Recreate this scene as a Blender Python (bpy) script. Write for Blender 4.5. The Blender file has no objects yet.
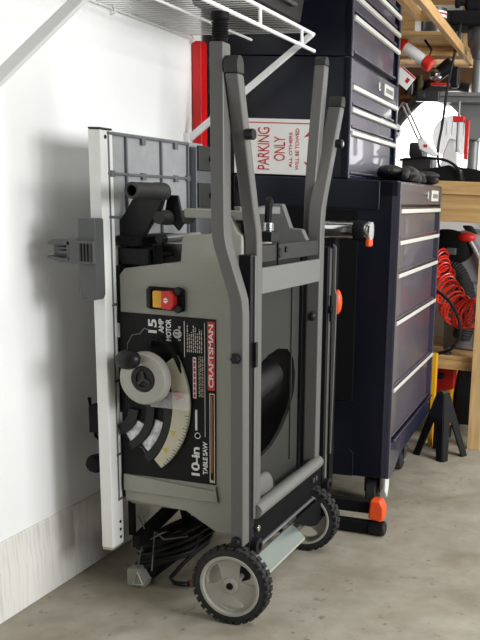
import bpy, bmesh, math, random
from mathutils import Vector, Matrix
random.seed(7)
S = bpy.context.scene
COL = S.collection
R = math.radians

# ------------------------------------------------------------------ materials
def mat(name, c, rough=.5, metal=0., var=0., scale=20., bump=0., bscale=200., spec=.5, coat=0., trans=0., alpha=1., emit=None):
    m = bpy.data.materials.new(name); m.use_nodes = True
    nt = m.node_tree; b = nt.nodes['Principled BSDF']
    def s(k, v):
        if k in b.inputs: b.inputs[k].default_value = v
    col = (c[0], c[1], c[2], 1)
    s('Base Color', col); s('Roughness', rough); s('Metallic', metal); s('Specular IOR Level', spec)
    s('Coat Weight', coat); s('Transmission Weight', trans); s('Alpha', alpha)
    if emit: s('Emission Color', (*emit[0], 1)); s('Emission Strength', emit[1])
    if var or bump:
        tc = nt.nodes.new('ShaderNodeTexCoord')
    if var:
        n = nt.nodes.new('ShaderNodeTexNoise'); n.inputs['Scale'].default_value = scale; n.inputs['Detail'].default_value = 5
        nt.links.new(tc.outputs['Object'], n.inputs['Vector'])
        r = nt.nodes.new('ShaderNodeValToRGB')
        r.color_ramp.elements[0].position = .3; r.color_ramp.elements[1].position = .7
        r.color_ramp.elements[0].color = tuple(max(0, x*(1-var)) for x in c) + (1,)
        r.color_ramp.elements[1].color = tuple(min(1, x*(1+var)) for x in c) + (1,)
        nt.links.new(n.outputs['Fac'], r.inputs['Fac']); nt.links.new(r.outputs['Color'], b.inputs['Base Color'])
    if bump:
        n2 = nt.nodes.new('ShaderNodeTexNoise'); n2.inputs['Scale'].default_value = bscale
        nt.links.new(tc.outputs['Object'], n2.inputs['Vector'])
        bp = nt.nodes.new('ShaderNodeBump'); bp.inputs['Strength'].default_value = bump; bp.inputs['Distance'].default_value = .002
        nt.links.new(n2.outputs['Fac'], bp.inputs['Height']); nt.links.new(bp.outputs['Normal'], b.inputs['Normal'])
    return m

def srgb(r, g, b):
    f = lambda v: (v/255/12.92) if v <= 10 else ((v/255+.055)/1.055)**2.4
    return (f(r), f(g), f(b))

M = dict(
    drywall=mat('white_drywall', (.88, .88, .86), .7, var=.015, scale=3, bump=.15, bscale=60),
    gray_plastic=mat('gray_plastic', srgb(157, 157, 146), .55, var=.04, scale=300, bump=.15, bscale=700),
    dark_plastic=mat('dark_gray_plastic', srgb(46, 46, 44), .55, bump=.15, bscale=700),
    inner=mat('inner_gray_plastic', srgb(42, 43, 38), .6, var=.05, scale=30),
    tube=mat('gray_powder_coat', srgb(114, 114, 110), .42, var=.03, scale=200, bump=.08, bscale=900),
    tubedk=mat('gray_powder_coat_shaded', srgb(100, 99, 96), .45, bump=.08, bscale=900),  # gray of the bars with the shade on the legs put into the colour
    black=mat('black_plastic', (.009, .009, .010), .42, spec=.3),
    blackmt=mat('black_matte', (.006, .006, .0065), .7, spec=.2),
    rubber=mat('black_rubber', (.014, .014, .014), .72, var=.2, scale=60),
    rim=mat('gray_rim_plastic', srgb(168, 166, 156), .5, var=.03, scale=80),
    alu=mat('painted_white_rail', srgb(240, 240, 236), .4, var=.02, scale=30),
    cast=mat('cast_aluminium', srgb(166, 167, 168), .5, .35, var=.06, scale=60),
    castrib=mat('cast_aluminium_rib', srgb(110, 112, 114), .5, .4, var=.06, scale=60),
    chrome=mat('chrome', (.8, .8, .8), .15, 1.),
    steel=mat('brushed_steel', (.62, .62, .62), .32, .9, var=.05, scale=200),
    sgreen=mat('pale_zinc_plate', srgb(140, 148, 142), .35, .4),
    label=mat('black_label', (.004, .004, .004), .5, spec=.2),
    white=mat('white_print', (.85, .85, .82), .5),
    cream=mat('cream_scale', srgb(205, 199, 176), .5),
    red=mat('red_plastic', (.62, .02, .015), .4),
    yellow=mat('yellow_plastic', (.85, .42, .01), .4),
    orange=mat('orange_plastic', (.9, .09, .012), .4),
    orangeline=mat('orange_print', (.45, .12, .03), .5),
    clear=mat('clear_plastic', (.95, .95, .95), .1, alpha=.25),
    fence=mat('fence_plastic', srgb(84, 86, 84), .5, bump=.1, bscale=600),
    navy=mat('navy_paint', (.0045, .006, .017), .22, spec=.5, coat=.3),
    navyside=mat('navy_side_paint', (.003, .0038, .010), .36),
    navyfront=mat('navy_with_reflection', (.06, .057, .085), .36, metal=.15, spec=.6, coat=.35),  # lilac reflection put into the base colour of drawer fronts and posts
    navyframe=mat('navy_frame_paint', (.016, .02, .055), .25, metal=.1, coat=.5),
    pull=mat('brushed_drawer_pull', srgb(222, 222, 214), .4, .1),
    signw=mat('sign_white', srgb(232, 232, 226), .4),
    signr=mat('sign_red', srgb(185, 28, 38), .5),
    redboard=mat('red_board', srgb(205, 14, 16), .45),
    wirew=mat('white_wire_coating', (.86, .86, .84), .35),
    leather=mat('black_leather', (.016, .014, .013), .55, var=.4, scale=40, bump=.6, bscale=90),
    caseblk=mat('black_case', (.007, .0065, .006), .45),
    redhose=mat('red_hose', (.78, .035, .015), .3),
    vacgray=mat('vacuum_gray', srgb(128, 128, 130), .45),
    concretewall=mat('curb_concrete', srgb(215, 212, 202), .8, var=.05, scale=14, bump=.4, bscale=60),
    brass=mat('brass', (.55, .38, .12), .35, .8),
    peg=mat('brown_pegboard', srgb(98, 66, 42), .8, var=.15, scale=12),
    void=mat('deep_black_paint', (.0018, .0018, .0025), .8, spec=.2),
    guard=mat('smoked_guard', (.30, .31, .31), .4, alpha=.62),
    yellowmark=mat('yellow_print', (.62, .52, .04), .5),
    slotmetal=mat('metal_with_reflections', (.34, .34, .34), .3, .8, var=.9, scale=38),  # noise patches stand in for reflections in the bright slot metal
    greenglass=mat('olive_glass', (.12, .13, .07), .2),
    sky=mat('bright_daylight', (.9, .92, .95), .5, emit=((1, 1, 1), 3.0)),
    worklightglass=mat('frosted_tube', (.85, .88, .87), .25),
    gunmetal=mat('gunmetal', (.09, .09, .095), .38, .6),
    castgray=mat('gray_cast_iron', srgb(135, 137, 136), .45, .3),
)

def wood(name, c1, c2, sc=(1, 14, 14)):
    m = mat(name, c1, .6); nt = m.node_tree; b = nt.nodes['Principled BSDF']
    tc = nt.nodes.new('ShaderNodeTexCoord'); mp = nt.nodes.new('ShaderNodeMapping'); mp.inputs['Scale'].default_value = sc
    n = nt.nodes.new('ShaderNodeTexNoise'); n.inputs['Scale'].default_value = 4; n.inputs['Detail'].default_value = 8; n.inputs['Distortion'].default_value = .6
    r = nt.nodes.new('ShaderNodeValToRGB'); r.color_ramp.elements[0].color = (*c1, 1); r.color_ramp.elements[1].color = (*c2, 1)
    r.color_ramp.elements[0].position = .35; r.color_ramp.elements[1].position = .7
    nt.links.new(tc.outputs['Object'], mp.inputs['Vector']); nt.links.new(mp.outputs[0], n.inputs['Vector'])
    nt.links.new(n.outputs['Fac'], r.inputs['Fac']); nt.links.new(r.outputs['Color'], b.inputs['Base Color'])
    return m
M['wood'] = wood('pine_boards', srgb(178, 140, 88), srgb(208, 172, 118))
M['woody'] = wood('pine_boards_along', srgb(176, 134, 80), srgb(206, 166, 108), (14, 1, 14))
M['woodz'] = wood('pine_uprights', srgb(190, 154, 102), srgb(222, 190, 140), (14, 14, 1))

def floor_mat():
    m = mat('garage_concrete', (.3, .28, .25), .62); nt = m.node_tree; b = nt.nodes['Principled BSDF']; L = nt.links.new
    tc = nt.nodes.new('ShaderNodeTexCoord')
    def noise(sc, det=6, dist=0.):
        n = nt.nodes.new('ShaderNodeTexNoise'); n.inputs['Scale'].default_value = sc; n.inputs['Detail'].default_value = det; n.inputs['Distortion'].default_value = dist
        L(tc.outputs['Object'], n.inputs['Vector']); return n
    def ramp(n, p0, c0, p1, c1):
        r = nt.nodes.new('ShaderNodeValToRGB'); e = r.color_ramp.elements
        e[0].position = p0; e[0].color = (*c0, 1); e[1].position = p1; e[1].color = (*c1, 1)
        L(n.outputs['Fac'], r.inputs['Fac']); return r
    def mix(a, bb, f=None, bt='MULTIPLY', fac=1.):
        x = nt.nodes.new('ShaderNodeMixRGB'); x.blend_type = bt; x.inputs[0].default_value = fac
        if f: L(f.outputs[0], x.inputs[0])
        L(a.outputs[0], x.inputs[1]); L(bb.outputs[0], x.inputs[2]); return x
    base = ramp(noise(3.2, 8, .4), .3, srgb(150, 143, 127), .72, srgb(178, 172, 157))
    mid = ramp(noise(14, 8), .3, (.84, .83, .80), .65, (1.04, 1.04, 1.04))
    st = ramp(noise(1.9, 4, .8), .58, (1, 1, 1), .74, (.74, .68, .58))
    sp = ramp(noise(170, 2), .70, (0, 0, 0), .76, (.3, .3, .29))
    dk = ramp(noise(34, 3), .24, (.55, .52, .48), .34, (1, 1, 1))
    x = mix(mix(mix(base, mid), st), dk)
    x2 = nt.nodes.new('ShaderNodeMixRGB'); x2.blend_type = 'ADD'; x2.inputs[0].default_value = .6
    L(x.outputs[0], x2.inputs[1]); L(sp.outputs[0], x2.inputs[2]); L(x2.outputs[0], b.inputs['Base Color'])
    bp = nt.nodes.new('ShaderNodeBump'); bp.inputs['Strength'].default_value = .25; bp.inputs['Distance'].default_value = .004
    L(noise(50, 6).outputs['Fac'], bp.inputs['Height']); L(bp.outputs[0], b.inputs['Normal'])
    return m
M['floor'] = floor_mat()

def curb_mat():
    m = mat('curb_paint', srgb(222, 220, 212), .8); nt = m.node_tree; b = nt.nodes['Principled BSDF']; L = nt.links.new
    tc = nt.nodes.new('ShaderNodeTexCoord'); mp = nt.nodes.new('ShaderNodeMapping'); mp.inputs['Scale'].default_value = (1, 46, 3)
    n = nt.nodes.new('ShaderNodeTexNoise'); n.inputs['Scale'].default_value = 2.4; n.inputs['Detail'].default_value = 6
    r = nt.nodes.new('ShaderNodeValToRGB'); e = r.color_ramp.elements
    e[0].position = .3; e[0].color = (*srgb(204, 200, 190), 1); e[1].position = .50; e[1].color = (*srgb(224, 222, 214), 1)
    L(tc.outputs['Object'], mp.inputs[0]); L(mp.outputs[0], n.inputs['Vector']); L(n.outputs['Fac'], r.inputs['Fac']); L(r.outputs[0], b.inputs['Base Color'])
    return m
M['curb'] = curb_mat()

# ------------------------------------------------------------------ mesh builder
class MB:
    def __init__(s): s.bm = bmesh.new()
    def _new(s, fn):
        return fn()
    def box(s, x0, x1, y0, y1, z0, z1, xf=None):
        v = [s.bm.verts.new((x, y, z)) for x in (x0, x1) for y in (y0, y1) for z in (z0, z1)]
        if xf: 
            for q in v: q.co = xf @ q.co
        for f in ((0, 1, 3, 2), (4, 6, 7, 5), (0, 4, 5, 1), (2, 3, 7, 6), (0, 2, 6, 4), (1, 5, 7, 3)):
            s.bm.faces.new([v[i] for i in f])
        return s
    def prism(s, pts, ax, d0, d1, xf=None):
        # pts in the two other axes, in order (x: y,z) (y: x,z) (z: x,y)
        def p3(p, d):
            return Vector((d, p[0], p[1])) if ax == 'x' else Vector((p[0], d, p[1])) if ax == 'y' else Vector((p[0], p[1], d))
        a = [s.bm.verts.new(p3(p, d0)) for p in pts]; b = [s.bm.verts.new(p3(p, d1)) for p in pts]
        n = len(pts)
        if xf:
            for q in a+b: q.co = xf @ q.co
        s.bm.faces.new(a); s.bm.faces.new(b[::-1])
        for i in range(n): s.bm.faces.new((a[i], b[i], b[(i+1) % n], a[(i+1) % n]))
        return s
    def _frame(s, d):
        d = d.normalized(); u = Vector((0, 0, 1)) if abs(d.z) < .9 else Vector((1, 0, 0))
        a = d.cross(u).normalized(); return a, a.cross(d).normalized()
    def cyl(s, p0, p1, r, n=24, r2=None, xf=None):
        p0 = Vector(p0); p1 = Vector(p1); a, b = s._frame(p1-p0); r2 = r if r2 is None else r2
        c = [(math.cos(2*math.pi*i/n), math.sin(2*math.pi*i/n)) for i in range(n)]
        A = [s.bm.verts.new(p0+r*(a*x+b*y)) for x, y in c]; B = [s.bm.verts.new(p1+r2*(a*x+b*y)) for x, y in c]
        if xf:
            for q in A+B: q.co = xf @ q.co
        s.bm.faces.new(A[::-1]); s.bm.faces.new(B)
        for i in range(n): s.bm.faces.new((A[i], A[(i+1) % n], B[(i+1) % n], B[i]))
        return s
    def lathe(s, o, d, prof, n=32, xf=None):
        # prof: list of (along, radius)
        o = Vector(o); d = Vector(d).normalized(); a, b = s._frame(d); rings = []
        for t, r in prof:
            if r < 1e-6: rings.append([s.bm.verts.new(o+d*t)])
            else: rings.append([s.bm.verts.new(o+d*t+r*(a*math.cos(2*math.pi*i/n)+b*math.sin(2*math.pi*i/n))) for i in range(n)])
        if xf:
            for rg in rings:
                for q in rg: q.co = xf @ q.co
        for A, B in zip(rings, rings[1:]):
            for i in range(n):
                j = (i+1) % n
                if len(A) == 1 and len(B) == 1: break
                if len(A) == 1: s.bm.faces.new((A[0], B[j], B[i]))
                elif len(B) == 1: s.bm.faces.new((A[i], A[j], B[0]))
                else: s.bm.faces.new((A[i], A[j], B[j], B[i]))
        if prof[0] == prof[-1]: bmesh.ops.remove_doubles(s.bm, verts=rings[0]+rings[-1], dist=1e-6)
        else:
            if len(rings[0]) > 1: s.bm.faces.new(rings[0][::-1])
            if len(rings[-1]) > 1: s.bm.faces.new(rings[-1])
        return s
    def tube(s, path, r, n=10, closed=False, xf=None):
        P = [Vector(p) for p in path]; rings = []; prev = None
        N = len(P)
        for i, p in enumerate(P):
            if closed: t = (P[(i+1) % N]-P[i-1])
            else: t = P[min(i+1, N-1)]-P[max(i-1, 0)]
            t.normalize()
            if prev is None: a, b = s._frame(t)
            else:
                a = prev-t*prev.dot(t); a.normalize(); b = t.cross(a)
            prev = a
            rr = r[i] if isinstance(r, (list, tuple)) else r
            ring = [s.bm.verts.new(p+rr*(a*math.cos(2*math.pi*k/n)+b*math.sin(2*math.pi*k/n))) for k in range(n)]
            if xf:
                for q in ring: q.co = xf @ q.co
            rings.append(ring)
        for A, B in list(zip(rings, rings[1:])) + ([(rings[-1], rings[0])] if closed else []):
            for k in range(n): s.bm.faces.new((A[k], A[(k+1) % n], B[(k+1) % n], B[k]))
        if not closed: s.bm.faces.new(rings[0][::-1]); s.bm.faces.new(rings[-1])
        return s
    def ell(s, c, r, n=24, m=14, xf=None):
        mtx = Matrix.Translation(Vector(c)) @ Matrix.Diagonal((*r, 1))
        if xf: mtx = xf @ mtx
        bmesh.ops.create_uvsphere(s.bm, u_segments=n, v_segments=m, radius=1, matrix=mtx); return s
    def add_mesh(s, me, xf):
        t = bmesh.new(); t.from_mesh(me); t.transform(xf)
        tmp = bpy.data.meshes.new('t'); t.to_mesh(tmp); t.free(); s.bm.from_mesh(tmp); bpy.data.meshes.remove(tmp); return s
    def plate(s, outer, holes, ax, d0, d1, xf=None):
        cu = bpy.data.curves.new('c', 'CURVE'); cu.dimensions = '2D'; cu.fill_mode = 'BOTH'; cu.extrude = abs(d1-d0)/2
        for loop in [outer]+holes:
            sp = cu.splines.new('POLY'); sp.points.add(len(loop)-1); sp.use_cyclic_u = True
            for i, p in enumerate(loop): sp.points[i].co = (p[0], p[1], 0, 1)
        o = bpy.data.objects.new('c', cu); COL.objects.link(o); bpy.context.view_layer.update()
        me = bpy.data.meshes.new_from_object(o); bpy.data.objects.remove(o); bpy.data.curves.remove(cu)
        mid = (d0+d1)/2
        T = {'x': Matrix(((0, 0, 1, mid), (1, 0, 0, 0), (0, 1, 0, 0), (0, 0, 0, 1))),
             'y': Matrix(((1, 0, 0, 0), (0, 0, -1, mid), (0, 1, 0, 0), (0, 0, 0, 1))),
             'z': Matrix(((1, 0, 0, 0), (0, 1, 0, 0), (0, 0, 1, mid), (0, 0, 0, 1)))}[ax]
        if xf: T = xf @ T
        s.add_mesh(me, T); bpy.data.meshes.remove(me); return s
    def text(s, txt, p, along, up, length, height, depth=.0006, xf=None, shear=0., bold=0.):
        # fitted lettering: p = start corner, along = reading direction, up = letter-up direction
        cu = bpy.data.curves.new('t', 'FONT'); cu.body = txt; cu.size = 1; cu.extrude = .01; cu.shear = shear; cu.offset = bold; cu.space_character = .92; cu.resolution_u = 3
        o = bpy.data.objects.new('t', cu); COL.objects.link(o); bpy.context.view_layer.update()
        me = bpy.data.meshes.new_from_object(o); bpy.data.objects.remove(o); bpy.data.curves.remove(cu)
        xs = [v.co.x for v in me.vertices]; ys = [v.co.y for v in me.vertices]
        x0, x1, y0, y1 = min(xs), max(xs), min(ys), max(ys)
        A = Vector(along).normalized(); U = Vector(up).normalized(); N = A.cross(U)
        for v in me.vertices:
            v.co = Vector(p) + A*((v.co.x-x0)/(x1-x0)*length) + U*((v.co.y-y0)/(y1-y0)*height) + N*((v.co.z+.01)/.02*depth)
        s.add_mesh(me, xf or Matrix()); bpy.data.meshes.remove(me); return s
    def build(s, name, m, parent=None, bevel=0., smooth=35, xf=None, seg=2):
        bm = s.bm
        if xf: bm.transform(xf)
        bmesh.ops.recalc_face_normals(bm, faces=bm.faces)
        xs = [v.co for v in bm.verts]
        c = Vector([(min(q[i] for q in xs)+max(q[i] for q in xs))/2 for i in range(3)])
        c.z = min(q.z for q in xs) if parent is None else c.z
        for v in bm.verts: v.co -= c
        me = bpy.data.meshes.new(name); bm.to_mesh(me); bm.free()
        me.materials.append(m if not isinstance(m, str) else M[m])
        for p in me.polygons: p.use_smooth = True
        me.set_sharp_from_angle(angle=R(smooth))
        o = bpy.data.objects.new(name, me); COL.objects.link(o)
        if parent is not None:
            o.parent = parent; o.location = c - Vector(parent['_w'])
        else: o.location = c
        o['_w'] = tuple(c)
        if bevel:
            md = o.modifiers.new('bevel', 'BEVEL'); md.width = bevel; md.segments = seg; md.limit_method = 'ANGLE'; md.angle_limit = R(40); md.harden_normals = True
        return o

def tag(o, label=None, cat=None, group=None, kind=None):
    if label: o['label'] = label
    if cat: o['category'] = cat
    if group: o['group'] = group
    if kind: o['kind'] = kind
    return o
def thing(name, loc, label, cat, group=None):
    o = bpy.data.objects.new(name, None); COL.objects.link(o); o.location = loc; o['_w'] = tuple(loc); o.empty_display_size = .05
    return tag(o, label, cat, group)
def bx(*a, xf=None): return MB().box(*a, xf=xf)
def arc(cx, cy, r, a0, a1, n): return [(cx+r*math.cos(R(a0+(a1-a0)*i/n)), cy+r*math.sin(R(a0+(a1-a0)*i/n))) for i in range(n+1)]
def smooth_path(pts, k=6):
    P = [Vector(p) for p in pts]; out = []
    for i in range(len(P)-1):
        p0, p1, p2, p3 = P[max(i-1, 0)], P[i], P[i+1], P[min(i+2, len(P)-1)]
        for j in range(k):
            t = j/k
            out.append(.5*((2*p1)+(p2-p0)*t+(2*p0-5*p1+4*p2-p3)*t*t+(3*p1-p0-3*p2+p3)*t**3))
    out.append(P[-1]); return out

# ------------------------------------------------------------------ setting
def struct(o): o['kind'] = 'structure'; return o
struct(bx(-.15, 5, .2, 4.75, -.1, 0).build('floor', 'floor'))
struct(bx(-.15, 0, .4, 4.6, 0, 2.7).build('wall_left', 'drywall'))
struct(bx(-.15, 3.2, 2.0, 4.75, 2.7, 2.8).build('ceiling', 'drywall'))
c = MB(); c.prism([(0, 0), (.010, 0), (.009, .130), (.006, .136), (.005, .208), (0, .212)], 'y', .4, 4.6)
struct(c.build('baseboard_left', 'curb', bevel=.003))
w = MB().plate([(-.15, 0), (3.2, 0), (3.2, 2.8), (-.15, 2.8)], [[(.22, 1.22), (1.02, 1.22), (1.02, 1.60), (.22, 1.60)]], 'y', 4.6, 4.75)
struct(w.build('wall_back', 'drywall'))
wn = struct(MB().plate([(.19, 1.19), (1.05, 1.19), (1.05, 1.63), (.19, 1.63)], [[(.22, 1.22), (1.02, 1.22), (1.02, 1.60), (.22, 1.60)]], 'y', 4.585, 4.62).build('window_1', 'wirew', bevel=.002))
bx(.22, 1.02, 4.70, 4.71, 1.22, 1.60).build('pane', 'sky', wn)

# ------------------------------------------------------------------ the folded table saw
saw = thing('table_saw', (.4, 2.25, 0), 'gray folded ten inch table saw standing upright on its wheeled stand beside the white wall', 'table saw')

# table (underside faces right), ribs, rails
tb = bx(.170, .188, 2.03, 2.55, .27, 1.228).build('table_top', 'cast', saw, .002)
rb = MB()
for y in (2.035, 2.118, 2.295, 2.447): rb.box(.187, .196, y-.003, y+.003, .275, 1.226)
for z in (1.222, 1.126, 1.02, .8, .6, .4, .275): rb.box(.187, .196, 2.03, 2.45, z-.0035, z+.0035)
for y in (2.20, 2.375):
    for z in (1.215, 1.126): rb.box(.187, .197, y-.009, y+.009, z-.012, z+.006)
for y in (2.05, 2.447): rb.box(.187, .197, y-.010, y+.010, 1.118, 1.134)
rb.build('table_ribs', 'castrib', tb, .0015)
ra = MB().box(.160, .194, 2.0, 2.055, .146, 1.228)
ra = ra.build('front_rail', 'alu', saw, .003)
bx(.160, .194, 2.0, 2.055, 1.2285, 1.2335).build('rail_cap', 'dark_plastic', ra, .002)
for z in (.167, .189, .211) : MB().cyl((.193, 2.038, z), (.1955, 2.038, z), .0042, 12).build('screw', 'blackmt', ra)
MB().cyl((.193, 2.022, 1.212), (.1955, 2.022, 1.212), .005, 12).build('screw', 'blackmt', ra)
bx(.162, .192, 1.999, 2.05, .1400, .1465).build('rail_end', 'rim', ra, .002)
rr = MB().box(.19, .215, 2.455, 2.565, .27, 1.215)
rr = rr.build('rear_rail', 'castrib', saw, .002)
for z in (1.185, 1.08): MB().box(.214, .222, 2.46, 2.555, z-.035, z+.035).build('rail_bracket', 'dark_plastic', rr, .002)
for z in (1.185, 1.08): MB().cyl((.221, 2.53, z), (.232, 2.53, z), .009, 6).build('bolt', 'blackmt', rr)
bx(.214, .219, 2.549, 2.558, .3, 1.21).build('scale_strip', 'castrib', rr)

# fence head clamped on the rail
fh = MB().prism([(.148, .825), (.192, .818), (.198, .832), (.198, 1.018), (.150, 1.018)], 'y', 1.958, 1.999).build('fence_head', 'fence', saw, .004)
MB().box(.132, .201, 1.946, 1.96, .908, .964).build('fence_latch', 'fence', fh, .003)
g = MB()
for k in range(4): g.box(.163+k*.009, .1675+k*.009, 1.942, 1.947, .914, .957)
g.build('grip_ribs', 'dark_plastic', fh, .001)
lv = MB().prism([(.15, .966), (.08, .963), (.064, .955), (.064, .948), (.15, .950)], 'y', 1.955, 1.992)
lv.prism([(.15, .914), (.10, .906), (.064, .916), (.064, .923), (.105, .918), (.15, .926)], 'y', 1.955, 1.992)
lv.box(.064, .148, 1.980, 1.992, .918, .952).box(.09, .148, 1.957, 1.985, .928, .936).box(.09, .148, 1.957, 1.985, .94, .945).box(.118, .148, 1.955, 1.992, .914, .96)
lv.build('cam_lever', 'fence', fh, .002)

# housing
prof = [(.203, .27), (.385, .262), (.425, .240), (.475, .213), (.545, .213), (.545, .992), (.532, 1.0), (.514, 1.036), (.485, 1.046), (.46, .992), (.384, .985), (.378, .92), (.218, .894), (.204, .876)]
fp = MB().prism(prof, 'y', 2.05, 2.075)
fp = fp.build('front_housing', 'gray_plastic', saw, .005, seg=3)
bp2 = [(.203, .27), (.475, .22), (.526, .22), (.526, .93), (.560, .94), (.560, .96), (.541, .998), (.506, 1.0), (.480, 1.066), (.45, 1.066), (.404, 1.056), (.385, .98), (.204, .90)]
MB().prism(bp2, 'y', 2.465, 2.49).build('back_housing', 'tube', saw, .004)  # same plastic as the front, darker gray puts its shade into the colour
sh = MB()
sh.box(.203, .545, 2.07, 2.47, .255, .275)
sh.prism([(.384, .965), (.545, .965), (.545, .985), (.384, .985)], 'y', 2.07, 2.24)
sh.box(.203, .40, 2.07, 2.47, .862, .882)
sh.build('top_and_bottom_housing', 'gray_plastic', saw, .004)
# ridge under the label and raised boss
MB().prism([(.205, .347), (.468, .331), (.476, .345), (.476, .338), (.482, .3), (.204, .3)], 'y', 2.043, 2.052).build('housing_ridge', 'gray_plastic', saw, .004)
# inner panel seen through the open base, with its tear-shaped opening
hole = [(2.19, .63), (2.21, .655), (2.26, .668), (2.33, .676), (2.40, .664), (2.445, .63), (2.462, .58), (2.455, .53), (2.42, .48), (2.36, .435), (2.29, .405), (2.22, .392), (2.19, .40)]
hole = [(y-.02, z) for y, z in hole]
MB().plate([(2.076, .275), (2.464, .275), (2.464, .962), (2.076, .962)], [hole], 'x', .527, .537).build('base_panel', 'inner', saw)
mo = MB().cyl((.475, 2.09, .545), (.475, 2.39, .585), .046, 32).build('motor', 'black', saw, .004)
bx(.24, .28, 2.08, 2.46, .3, .85).build('inner_baffle', 'blackmt', saw)
bx(.536, .541, 2.40, 2.403, .33, .90).build('panel_seam', 'dark_plastic', saw)
MB().ell((.545, 2.19, .30), (.02, .06, .05)).build('dust_port', 'tubedk', saw)

bx(.1965, .2035, 2.052, 2.20, .28, .90).build('shade_strip', 'blackmt', saw)  # black strip standing in for the shade between rail and housing
for z0, z1 in ((.715, .752), (.47, .515)): bx(.1955, .2025, 2.049, 2.0515, z0, z1).build('paper_tag', 'white', saw)
MB().box(.50, .518, 2.10, 2.36, 1.040, 1.060).build('top_rail', 'tube', saw, .003)
# front label with its print
lb = bx(.204, .474, 2.0465, 2.051, .347, .782).build('front_label', 'label', saw, .001)
UP, LEFT = (0, 0, 1), (-1, 0, 0)
Y0 = 2.0462
def ltext(t, x0, x1, z0, z1, m='white', nm='lettering', y=Y0, shear=0., bold=.025):
    return MB().text(t, (x1, y, z0), UP, LEFT, z1-z0, x1-x0, .0005, shear=shear, bold=bold).build(nm, m, lb)
ltext('15', .287, .311, .735, .771); ltext('AMP', .316, .331, .737, .773); ltext('MOTOR', .337, .352, .718, .774)
ltext('10-in', .405, .429, .367, .445); ltext('TABLE SAW', .438, .4515, .373, .462)
MB().lathe((.4275-.004, Y0+.0003, .463+.013), (0, -1, 0), [(0, .0085), (.0005, .0085), (.0005, .0065), (0, .0065)], 24).build('round_mark', 'white', lb)
MB().lathe((.369, Y0+.0003, .738), (0, -1, 0), [(0, .0115), (.0006, .0115), (.0006, .0095), (0, .0095)], 28).build('round_mark', 'white', lb)
ltext('UL', .362, .376, .731, .745)
ltext('C', .372, .378, .720, .725); ltext('US', .372, .378, .751, .758)
rs = bx(.453, .473, Y0-.0002, Y0+.001, .600, .776).build('brand_strip', 'red', lb)
MB().text('CRAFTSMAN', (.4695, Y0-.0003, .607), UP, LEFT, .162, .0135, .0005, bold=.02).build('lettering', 'white', rs)
ln = MB()
ln.box(.388, .3895, Y0-.0003, Y0+.001, .680, .772).box(.4445, .4457, Y0-.0003, Y0+.001, .475, .772)
ln.build('rule_line', 'white', lb)
fp_ = MB()
rnd = random.Random(3)
for k in range(8):                       # the rows of fine print, too small to read in the photograph
    x = .396+k*.0056; z = .694
    top = .772 - rnd.random()*.03
    while z < top:
        l = .003+rnd.random()*.008; fp_.box(x, x+.0024, Y0-.0003, Y0+.001, z, min(z+l, top)); z += l+.0025
for k in range(3):
    x = .428+k*.0052; z = .58
    while z < .685:
        l = .003+rnd.random()*.008; fp_.box(x, x+.002, Y0-.0003, Y0+.001, z, min(z+l, .685)); z += l+.0025
fp_.build('fine_print', 'cream', lb)
bx(.412, .421, Y0-.0003, Y0+.001, .575, .682).build('warning_strip', 'white', lb)
t = MB(); z = .578
while z < .678:
    l = .005+rnd.random()*.01; t.box(.414, .419, Y0-.0006, Y0+.001, z, min(z+l, .678)); z += l+.003
t.build('warning_print', 'signr', lb)
bx(.417, .423, Y0-.0003, Y0+.001, .49, .545).build('warning_strip', 'white', lb)
of = MB().plate([(.4575, .353), (.4725, .353), (.4725, .592), (.4575, .592)], [[(.460, .362), (.470, .358), (.470, .589), (.460, .589)]], 'y', Y0-.0003, Y0+.001).build('border_stripe', 'cream', lb)
bx(.462, .466, Y0-.0004, Y0+.001, .38, .585).build('orange_stripe', 'orangeline', lb)
ol = MB().tube([(.225, Y0, .44), (.225, Y0, .70), (.24, Y0, .725), (.262, Y0, .73), (.275, Y0, .745), (.29, Y0, .742)], .0012, 6)
ol.tube([(.218, Y0, .60), (.218, Y0, .45), (.24, Y0, .43), (.262, Y0, .425), (.275, Y0, .405)], .0012, 6).build('outline_print', 'castgray', lb)

# bevel scale, slots
cx, cz = .170, .536
n = 26; outer = []; inner = []
for i in range(n+1):
    a = R(36.5-82.5*i/n); t = i/n
    ro = .249+(.219-.249)*t; ri = .206*(1-t)+.189*t-.012*math.sin(math.pi*t)
    outer.append((cx+ro*math.cos(a), cz+ro*math.sin(a))); inner.append((cx+ri*math.cos(a), cz+ri*math.sin(a)))
bs = MB().prism(outer+inner[::-1], 'y', 2.036, 2.046).build('bevel_scale', 'cream', saw, .0015)
tk = MB()
for i in range(19):
    a = R(-2-40*i/18); ro = .236 - .014*i/18 - .001; l = .012 if i % 4 == 0 else .007
    p = Vector((cx+ro*math.cos(a), 2.0356, cz+ro*math.sin(a)))
    xf = Matrix.Translation(p) @ Matrix.Rotation(-a, 4, 'Y')
    tk.box(-l, 0, -.0004, .0004, -.0007, .0007, xf=xf)
tk.build('tick_marks', 'black', bs)
for a, r in ((-17, .195), (-33, .197)):
    p = (cx+r*math.cos(R(a)), cz+r*math.sin(R(a)))
    MB().prism([(p[0]-.008, p[1]+.006), (p[0]+.010, p[1]+.006), (p[0]+.001, p[1]-.009)], 'y', 2.0352, 2.037).build('yellow_mark', 'yellowmark', bs)
MB().prism([(.368, .592), (.394, .578), (.372, .568)], 'y', 2.030, 2.034).build('pointer', 'red', bs)
MB().box(.300, .412, 2.026, 2.029, .545, .590).build('clear_window', 'clear', bs, .001)
for r0, r1, a0, a1 in ((.088, .112, -24, -58), (.135, .162, -12, -47)):
    o_ = arc(cx, cz, r1, a0, a1, 12); i_ = arc(cx, cz, r0, a0, a1, 12)
    MB().prism(o_+i_[::-1], 'y', 2.043, 2.0475).build('slot_plate', 'slotmetal', saw)
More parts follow.
